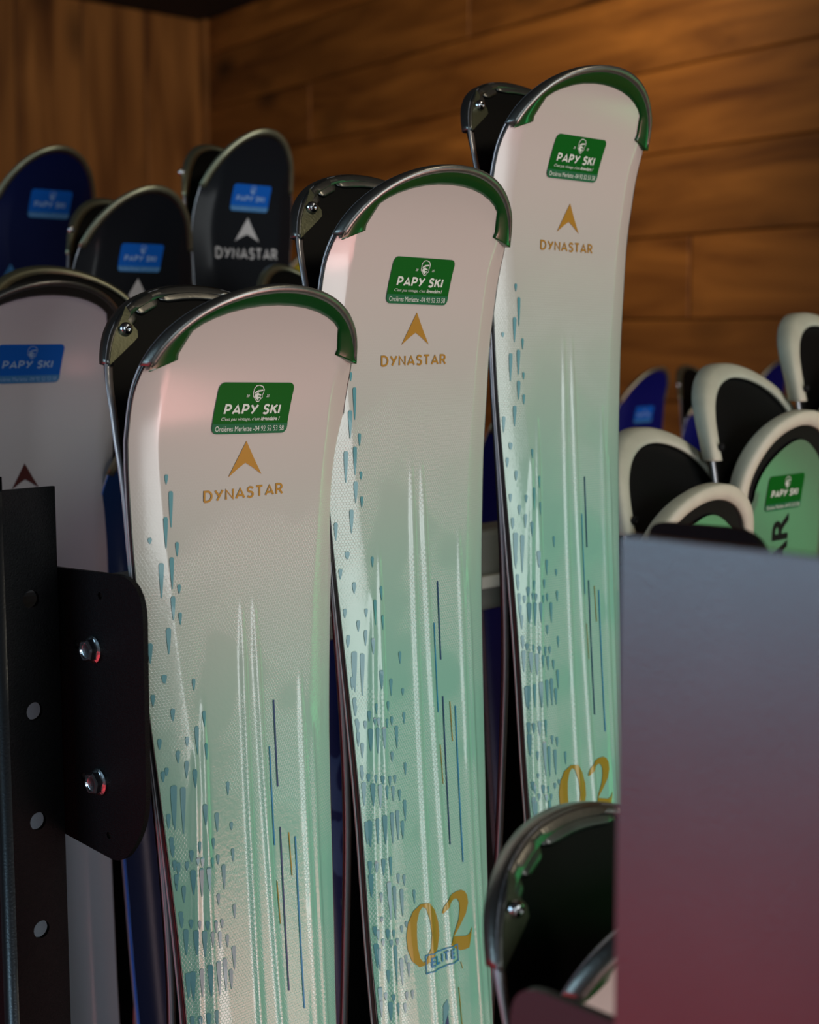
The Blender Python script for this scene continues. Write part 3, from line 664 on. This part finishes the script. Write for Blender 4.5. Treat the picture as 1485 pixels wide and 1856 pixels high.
# ---------------------------------------------------------------- placing further skis: top of the tip silhouette seen at (px, py), ski plane at y=Y
def origin_for_tip(px, py, Y, S, flip=False):
    v = S.vw+(S.vt-S.vw)*0.965; w = S.w(v)/10; u = -0.02
    P = ray_y(px, py, Y+(w if flip else -w))
    return Vector((P.x-u, Y, P.z-v/10))
def tail(S, place): S.len = (place.z-Z_SHELF)*10; return S
I3 = Matrix.Identity(3); RZ = Matrix.Rotation(math.pi, 3, 'Z')
def dark_shape(scale=0.95, vw=0.12, p=2.3, **k): return Shape(vw=vw, vt=0.952, p=p, scale=scale, bev=0.16, drop=0.05, **k)

GR = 'skis stored upright in the racks behind'
# white ski at the left edge with blue sticker
S = Shape(scale=1.0, bev=0.12, drop=0.04); pl = origin_for_tip(52, 516, 0.83, S); tail(S, pl)
T = ski('ski', 'white ski with blue sticker and dark red arrow at the left edge', 'ski', GR, pl, I3, S, COOL_SHEET, cols=40, prot_m=PROTECT_GREY)
shop_sticker(S, T, -.32, .15, .345, .58, blue=True, detail=1)
V, Fc = logo_arrow(-0.09, -0.31); decal(S, 'arrow_logo', V, Fc, MAROON_PRINT, T)
S = Shape(scale=1.0); pl2 = origin_for_tip(38, 492, 0.843, S, True); tail(S, pl2)
ski('ski', 'dark tip edge just above the white blue-stickered ski at the left', 'ski', GR, pl2, RZ, S, CHAR_SHEET, cols=16, style='thin', base_side=True)
# charcoal skis with blue stickers
def charcoal(px, py, Y, sc, label, sheet_m=CHAR_SHEET, arrow=True, st=(-.20, .20, .33, .545)):
    S = dark_shape(sc); pl = origin_for_tip(px, py, Y, S); tail(S, pl)
    T = ski('ski', label, 'ski', GR, pl, I3, S, sheet_m, cols=36, style='thin', rim_m=OLIVE_RIM)
    if st: shop_sticker(S, T, *st, blue=True, detail=1)
    if arrow:
        V, Fc = logo_arrow(0.0, 0.085, 0.13, 0.195) if arrow != 'blue' else logo_arrow(-.38, -.33, 0.16, 0.26); decal(S, 'arrow_logo', V, Fc, WHITE_PRINT if arrow != 'blue' else BLUE_BAND, T)
        if arrow != 'blue': text_on(S, 'brand_lettering', 'DYNASTAR', -.33, .33, -.06, .035, WHITE_PRINT, T)
    return pl
def back_of(px, py, Y, label, S=None, rim=OLIVE_RIM, style='thin', side=None):
    S = S or dark_shape(0.95); pl = origin_for_tip(px, py, Y, S, True); tail(S, pl)
    return ski('ski', label, 'ski', GR, pl, RZ, S, CHAR_SHEET, cols=16, style=style, base_side=True, rim_m=rim, side_m=side)
charcoal(244, 346, 1.0, 0.93, 'charcoal ski with blue sticker directly behind the left tall white ski')
charcoal(450, 242, 1.0, 0.86, 'charcoal ski with complete white brand lettering, highest of the charcoal ones')
back_of(152, 369, 1.014, 'dark base-side ski tip just left of the lower charcoal ski')
back_of(346, 270, 1.014, 'dark base-side ski tip just left of the highest charcoal ski', S=dark_shape(0.86))
charcoal(76, 272, 1.23, 0.93, 'navy ski with pale blue sticker at the far left against the wood wall', NAVY_SHEET, 'blue', (-.215, .215, .35, .60))
back_of(470, 489, 0.90, 'black ski tip with olive edge peeking above the leftmost tall white ski', S=dark_shape(0.72, vw=.2))
# blue and navy skis of the second row
def plain_ski(px, py, Y, sc, label, sheet_m, side=None, rim=OLIVE_RIM, flip=False, S=None):
    S = S or dark_shape(sc); pl = origin_for_tip(px, py, Y, S, flip); tail(S, pl)
    T = ski('ski', label, 'ski', GR, pl, RZ if flip else I3, S, sheet_m, cols=24, style='thin', rim_m=rim, side_m=side, base_side=flip)
    return S, T, pl
plain_ski(310, 742, 0.83, 0.92, 'blue ski with glowing pale edge half hidden behind the leftmost tall white ski', BLUE_SHEET, SIDE_BLUE)
plain_ski(292, 775, 0.846, 0.92, 'ski with bright blue side between the left edge ski and the blue one', BLUE_SHEET, SIDE_BLUE, flip=True)
S, T, pl = plain_ski(640, 452, 0.83, 0.95, 'navy ski with metal tip edge seen between the left and middle tall white skis', NAVY_SHEET)
def letters_down(S, T, txt, u0, u1, v0, v1, m):
    """lettering running up the ski"""
    V, Fc = text_mesh(txt, 0.03); decal(S, 'side_lettering', [(u1-(u1-u0)*y, v0+(v1-v0)*x) for x, y in V], Fc, m, T)
letters_down(S, T, 'SSI', -.35, .25, -3.75, -2.55, BOARD_BLUE)
letters_down(S, T, 'U', -.25, -.02, -4.1, -3.9, BOARD_GREY)
plain_ski(975, 690, 0.83, 0.9, 'royal blue ski seen in the gap between the middle and highest white skis', ROYAL_SHEET)
S = dark_shape(0.5); plain_ski(537, 462, 1.3, 0.5, 'small yellow-green ski tip beside the highest charcoal ski', YELLOW, S=S)
# royal blue skis far right
def royal(px, py, Y, label, sc=0.9, st=True):
    S, T, pl = plain_ski(px, py, Y, sc, label, ROYAL_SHEET)
    if st: shop_sticker(S, T, -.2, .2, .22, .44, blue=True, detail=0)
royal(1180, 672, 1.22, 'royal blue ski with pale sticker just right of the highest white ski')
plain_ski(1228, 668, 1.24, 0.9, 'dark ski tip behind the royal blue stickered ski', CHAR_SHEET, flip=True)
royal(1300, 700, 1.22, 'royal blue ski behind the left leg of the white-bumpered ski', st=False)
royal(1412, 655, 1.5, 'distant navy ski tip between two white bumpers on the right', st=False)

# ---------------------------------------------------------------- mint children's skis with thick white tip bumpers
GK = 'mint skis with white rubber tip bumpers on the right'
def kid_shape(k=1.0): return Shape(vw=0.42, vt=0.952, p=2.4, scale=0.90, bev=0.08, drop=0.03, w=(lambda v: k*wf(v)) if k != 1 else wf)
def kid_front(px, py, Y, label, st=True):
    S = kid_shape(0.45); S.lift = 0.02; pl = origin_for_tip(px, py+20, Y, S); tail(S, pl)
    T = ski('ski', label, 'ski', GK, pl, I3, S, MINT_SHEET, cols=36, style='bumper', inset=(0.36, 0.80, 0.11), side_m=SIDE_WHITE)
    if st:
        shop_sticker(S, T, -.30, .15, .33, .565, detail=1)
        V, Fc = text_mesh('DYNASTAR', 0.02); decal(S, 'brand_lettering', [(.02-.2*y, -1.25+1.55*x) for x, y in V], Fc, BLACK, T, 0.004)
    return pl
def kid_back(px, py, Y, label):
    S = kid_shape(); pl = origin_for_tip(px-32, py+20, Y, S, True); tail(S, pl)
    ski('ski', label, 'ski', GK, pl, RZ, S, MINT_SHEET, cols=16, style='bumper', base_side=True, side_m=SIDE_WHITE)
kid_front(1262, 880, 0.54, 'mint ski with scuffed white bumper, lowest of the bumpered ones, above the grey panel')
kid_back(1160, 776, 0.556, 'black-based ski with white bumper touching the highest white ski')
kid_front(1428, 743, 0.54, 'mint ski with green sticker and black vertical lettering at the right')
kid_back(1312, 657, 0.556, 'black-based ski whose white bumper arches over the middle of the right group')
kid_back(1462, 563, 0.556, 'black-based ski with the highest white bumper, at the right edge')
kid_front(1575, 640, 0.54, 'mint ski barely entering at the right edge below the highest bumper', st=False)

# ---------------------------------------------------------------- nearest pair at the lower right
S = Shape(); o = Vector((0.4096, 0.30, 1.2862)); tail(S, o)
ski('ski', 'near black-based ski with segmented metal rim at the bottom, left of the grey panel', 'ski', 'nearest pair of skis', o, RZ, S, WHITE_SHEET, cols=16, base_side=True, side_m=SIDE_WHITE)
S = Shape(); o = o-Vector((-.001, 0.0128, 0.001)); tail(S, o)
ski('ski', 'near ski showing a bright rim and green corner beside the grey panel', 'ski', 'nearest pair of skis', o, I3, S, WHITE_SHEET, cols=40, prot_m=PROTECT)

# ---------------------------------------------------------------- rack: post, bracket, panels, beams
def plate(name, label, X, pts, th, m, cat='rack plate', holes=(), parent=None):
    """upright sheet in the plane x=X; pts are (y, z)"""
    loops = [pts]+[[(y+r*math.cos(a*math.pi/6), z+r*math.sin(a*math.pi/6)) for a in range(12)] for (y, z, r) in holes]
    V, Fc = flat_poly(loops)
    n = len(V); VV = [(X, y, z) for y, z in V]+[(X+th, y, z) for y, z in V]; FF = [f for f in Fc]+[tuple(reversed([i+n for i in f])) for f in Fc]
    k = 0; idx = {}
    for i, v in enumerate(V): idx[(round(v[0], 6), round(v[1], 6))] = i
    for lp in loops:
        for a, b in zip(lp, lp[1:]+lp[:1]):
            ia, ib = idx[(round(a[0], 6), round(a[1], 6))], idx[(round(b[0], 6), round(b[1], 6))]; FF.append((ia, ib, ib+n, ia+n))
    bm = bmesh.new(); bv = [bm.verts.new(v) for v in VV]
    for f in FF:
        try: bm.faces.new([bv[i] for i in f])
        except ValueError: pass
    bmesh.ops.recalc_face_normals(bm, faces=bm.faces)
    me = bpy.data.meshes.new(name); bm.to_mesh(me); bm.free(); me.materials.append(m)
    o = bpy.data.objects.new(name, me); C.objects.link(o)
    if parent is not None: o.parent = parent
    return o
def fillet(pts, r, n=6):
    """round polygon corners; r per corner"""
    out = []
    for i, p in enumerate(pts):
        a, b = Vector(pts[i-1]), Vector(pts[(i+1) % len(pts)]); p = Vector(p); rr = r[i]
        if rr <= 0: out.append(tuple(p)); continue
        da, db = (a-p).normalized(), (b-p).normalized()
        for k in range(n+1):
            t = k/n; q = (p+da*rr)*(1-t)**2+p*2*t*(1-t)+(p+db*rr)*t**2; out.append(tuple(q))
    return out
yz = lambda px, py, X: (lambda p: (p.y, p.z))(ray_x(px, py, X))
# left post: folded channel with punched holes
T = thing('rack_post', 'black steel rack post with punched holes at the left edge', 'rack post', None, (0.358, 0.6, 0))
zt = ray_y(100, 881, 0.587).z
Xa, Xb, Yf = 0.3400, 0.3706, 0.587
hz = [ray_y(*q, Yf) for q in ((52, 1087), (62, 1287), (70, 1487), (80, 1683))]
sp = (hz[0].z-hz[3].z)/3; zs = [hz[0].z-sp*i for i in range(24)]
hx = sum(h.x for h in hz)/4
loops = [[(Xa+.003, Z_SHELF), (Xb-.001, Z_SHELF), (Xb-.001, zt), (Xa+.003, zt)]]+[[(hx+.0041*math.cos(a*math.pi/8), z+.0041*math.sin(a*math.pi/8)) for a in range(16)] for z in zs]
V, Fc = flat_poly(loops)
bm = bmesh.new(); vv = [bm.verts.new((x-0.358, Yf-0.6, z)) for x, z in V]
for f in Fc: bm.faces.new([vv[i] for i in f])
r = bmesh.ops.extrude_face_region(bm, geom=bm.faces[:]); bmesh.ops.translate(bm, vec=(0, 0.002, 0), verts=[g for g in r['geom'] if isinstance(g, bmesh.types.BMVert)])
bmesh.ops.recalc_face_normals(bm, faces=bm.faces)
me = bpy.data.meshes.new('front_web'); bm.to_mesh(me); bm.free(); me.materials.append(POWDER); o = bpy.data.objects.new('front_web', me); C.objects.link(o); o.parent = T
def channel(name, pts, z0, z1, m, parent):
    V = [(x, y, z) for z in (z0, z1) for x, y in pts]; n = len(pts)
    return mk(name, V, [(i, (i+1) % n, (i+1) % n+n, i+n) for i in range(n)]+[tuple(reversed(range(n))), tuple(range(n, 2*n))], m, parent, True)
cx, cy = Xa+.0035-.358, Yf+.0035-.6
arc = [(cx+.0035*math.cos(math.radians(a)), cy+.0035*math.sin(math.radians(a))) for a in range(270, 179, -10)]
arci = [(cx+.0015*math.cos(math.radians(a)), cy+.0015*math.sin(math.radians(a))) for a in range(180, 271, 10)]
channel('folded_corner', arc+[(Xa-.358, Yf+.008-.6), (Xa+.002-.358, Yf+.008-.6)]+arci, Z_SHELF, zt-.0005, PANEL, T)
box('side_flange', Xa-.358, Xa+.002-.358, Yf+.008-.6, Yf+.07-.6, Z_SHELF, zt, POWDER, T)
box('back_flange', Xb-.012-.358, Xb-.001-.358, Yf+.045-.6, Yf+.047-.6, Z_SHELF, zt+.0012, POWDER, T)
# bolted bracket plate
Xp = 0.3725
B0 = [yz(92, 1027, Xp), yz(258, 1048, Xp), yz(266, 1500, Xp), yz(222, 1568, Xp), yz(116, 1510, Xp)]
pts = fillet(B0, (0, .019, .016, .010, 0))
hl = [(*yz(181, 1080, Xp), .0016), (*yz(197, 1514, Xp), .0016), (*yz(138, 1168, Xp), .0022), (*yz(151, 1408, Xp), .0022)]
T = thing('rack_bracket', 'black powder-coated bracket plate with two hex bolts beside the post', 'bracket', None, (Xp, .56, B0[4][1]))
o = plate('bracket_plate', '', 0, [(y-.56, z-B0[4][1]) for y, z in pts], .0025, POWDER, holes=[(y-.56, z-B0[4][1], r) for y, z, r in hl], parent=T)
for (px, py) in ((170, 1177), (180, 1417)):
    y, z = yz(px, py, Xp); y -= .56; z -= B0[4][1]
    V = []; Fc = []; n = 24
    def ring(r, x): V.extend([(x, y+r*math.cos(2*math.pi*i/n), z+r*math.sin(2*math.pi*i/n)) for i in range(n)])
    for r, x in ((.0062, 0), (.0062, -.0008), (.0054, -.0013)): ring(r, x)
    for hexr, x in ((.0050, -.0015), (.0050, -.0042), (.0043, -.0049)):
        V.extend([(x, y+hexr/max(math.cos(((2*math.pi*i/n+.2) % (math.pi/3))-math.pi/6), .5)*.93*math.cos(2*math.pi*i/n), z+hexr/max(math.cos(((2*math.pi*i/n+.2) % (math.pi/3))-math.pi/6), .5)*.93*math.sin(2*math.pi*i/n)) for i in range(n)])
    for r, x in ((.0035, -.0049), (.0030, -.0042), (.0010, -.0040)): ring(r, x)
    K = len(V)//n
    for k in range(K-1):
        for i in range(n): a = k*n+i; b = k*n+(i+1) % n; Fc.append((a, b, b+n, a+n))
    Fc.append(tuple(range((K-1)*n, K*n)))
    mk('hex_bolt', V, Fc, CHROME, T, False)
# near right panel
Xr = 0.27
a, b = yz(1126, 971, Xr), yz(1485, 1000, Xr)
sl = 0.0
T = thing('steel_screen', 'large smooth grey steel panel filling the lower right corner', 'steel screen', None, (Xr, .1, 0))
P_ = [(a[0]-.1, 0.02), (a[0]-.1, a[1]), (-.1, a[1]), (-.1, 0.02)]
o = plate('panel_sheet', '', 0, fillet(P_, (0, .0015, 0, 0)), .003, PANEL, parent=T)
box('floor_foot', -.004, .010, -.1, a[0]-.1, 0, .02, POWDER, T)
# dark bracket behind it
Xd = 0.40
pp = fillet([yz(1175, 945, Xd), yz(1392, 962, Xd), yz(1400, 1500, Xd), yz(1180, 1500, Xd)], (.006, .014, 0, 0))
T = thing('rack_bracket', 'dark rounded bracket top just above the grey panel edge', 'bracket', None, (Xd, pp[0][0], 0))
plate('bracket_plate', '', 0, [(y-pp[0][0], z) for y, z in pp], .003, POWDER, parent=T)
box('bracket_post', -.006, -.0005, -.024, -.010, Z_SHELF, pp[-1][1]+.05, POWDER, T)
# rounded plate at the very bottom
Xm = 0.30
q0 = yz(925, 1775, Xm); q1 = yz(1150, 1846, Xm)
pp = fillet([(q0[0], q0[1]), (q1[0]-.03, q1[1]-.004), (q1[0]-.03, Z_SHELF), (q0[0], Z_SHELF)], (.012, 0, 0, 0))
T = thing('rack_bracket', 'dull dark rounded bracket corner at the bottom beneath the near skis', 'bracket', None, (Xm, q0[0], 0))
plate('bracket_plate', '', 0, [(y-q0[0], z) for y, z in pp], .003, DARK_STEEL, parent=T)
box('bracket_foot', -.004, .010, -.05, 0, Z_SHELF, Z_SHELF+.012, POWDER, T)
# beam behind the front row
Yb = 0.66
z1, z2, z3, z4 = (ray_y(900, y, Yb).z for y in (958, 1038, 1060, 1104))
x0b, x1b = 0.30, 1.5
T = thing('rack_beam', 'grey rack cross beam with a pale ledge behind the tall white skis', 'rack beam', None, (0.9, Yb, z4))
box('beam_body', x0b-.9, x1b-.9, .0, .03, 0, z1-z4, BEAM, T, .004)
box('beam_ledge', x0b-.9, x1b-.9, -.006, .0, z3-z4, z2-z4, BEAM_LIGHT, T, .001)
for xx in (x0b, x1b-.03): box('beam_leg', xx-.9, xx+.03-.9, .0, .03, -z4, 0, POWDER, T)
# shelf the skis stand on, and added black sheets that keep the gaps behind dark
T = thing('ski_rack', 'low black rack base the skis stand on', 'ski rack', None, (0.9, 0.7, 0))
box('base_deck', -.75, .9, -.52, .86, Z_SHELF-.03, Z_SHELF, POWDER, T, .002)
for sx in (-.74, .87):
    for sy in (-.51, .82): box('base_foot', sx, sx+.03, sy, sy+.03, 0, Z_SHELF-.03, POWDER, T)
T = thing('gap_backdrop', 'added black sheet behind the racks that keeps the gaps dark', 'backdrop', None, (0.6, 1.12, 0))
box('backdrop_sheet', -.35, .42, 0, .004, 0, 1.45, POWDER, T)
box('backdrop_sheet', .42, 1.3, 0, .004, 0, 1.36, POWDER, T)
for sx in (-.35, .40, 1.28): box('backdrop_upright', sx, sx+.02, .004, .024, 0, 1.36, POWDER, T)
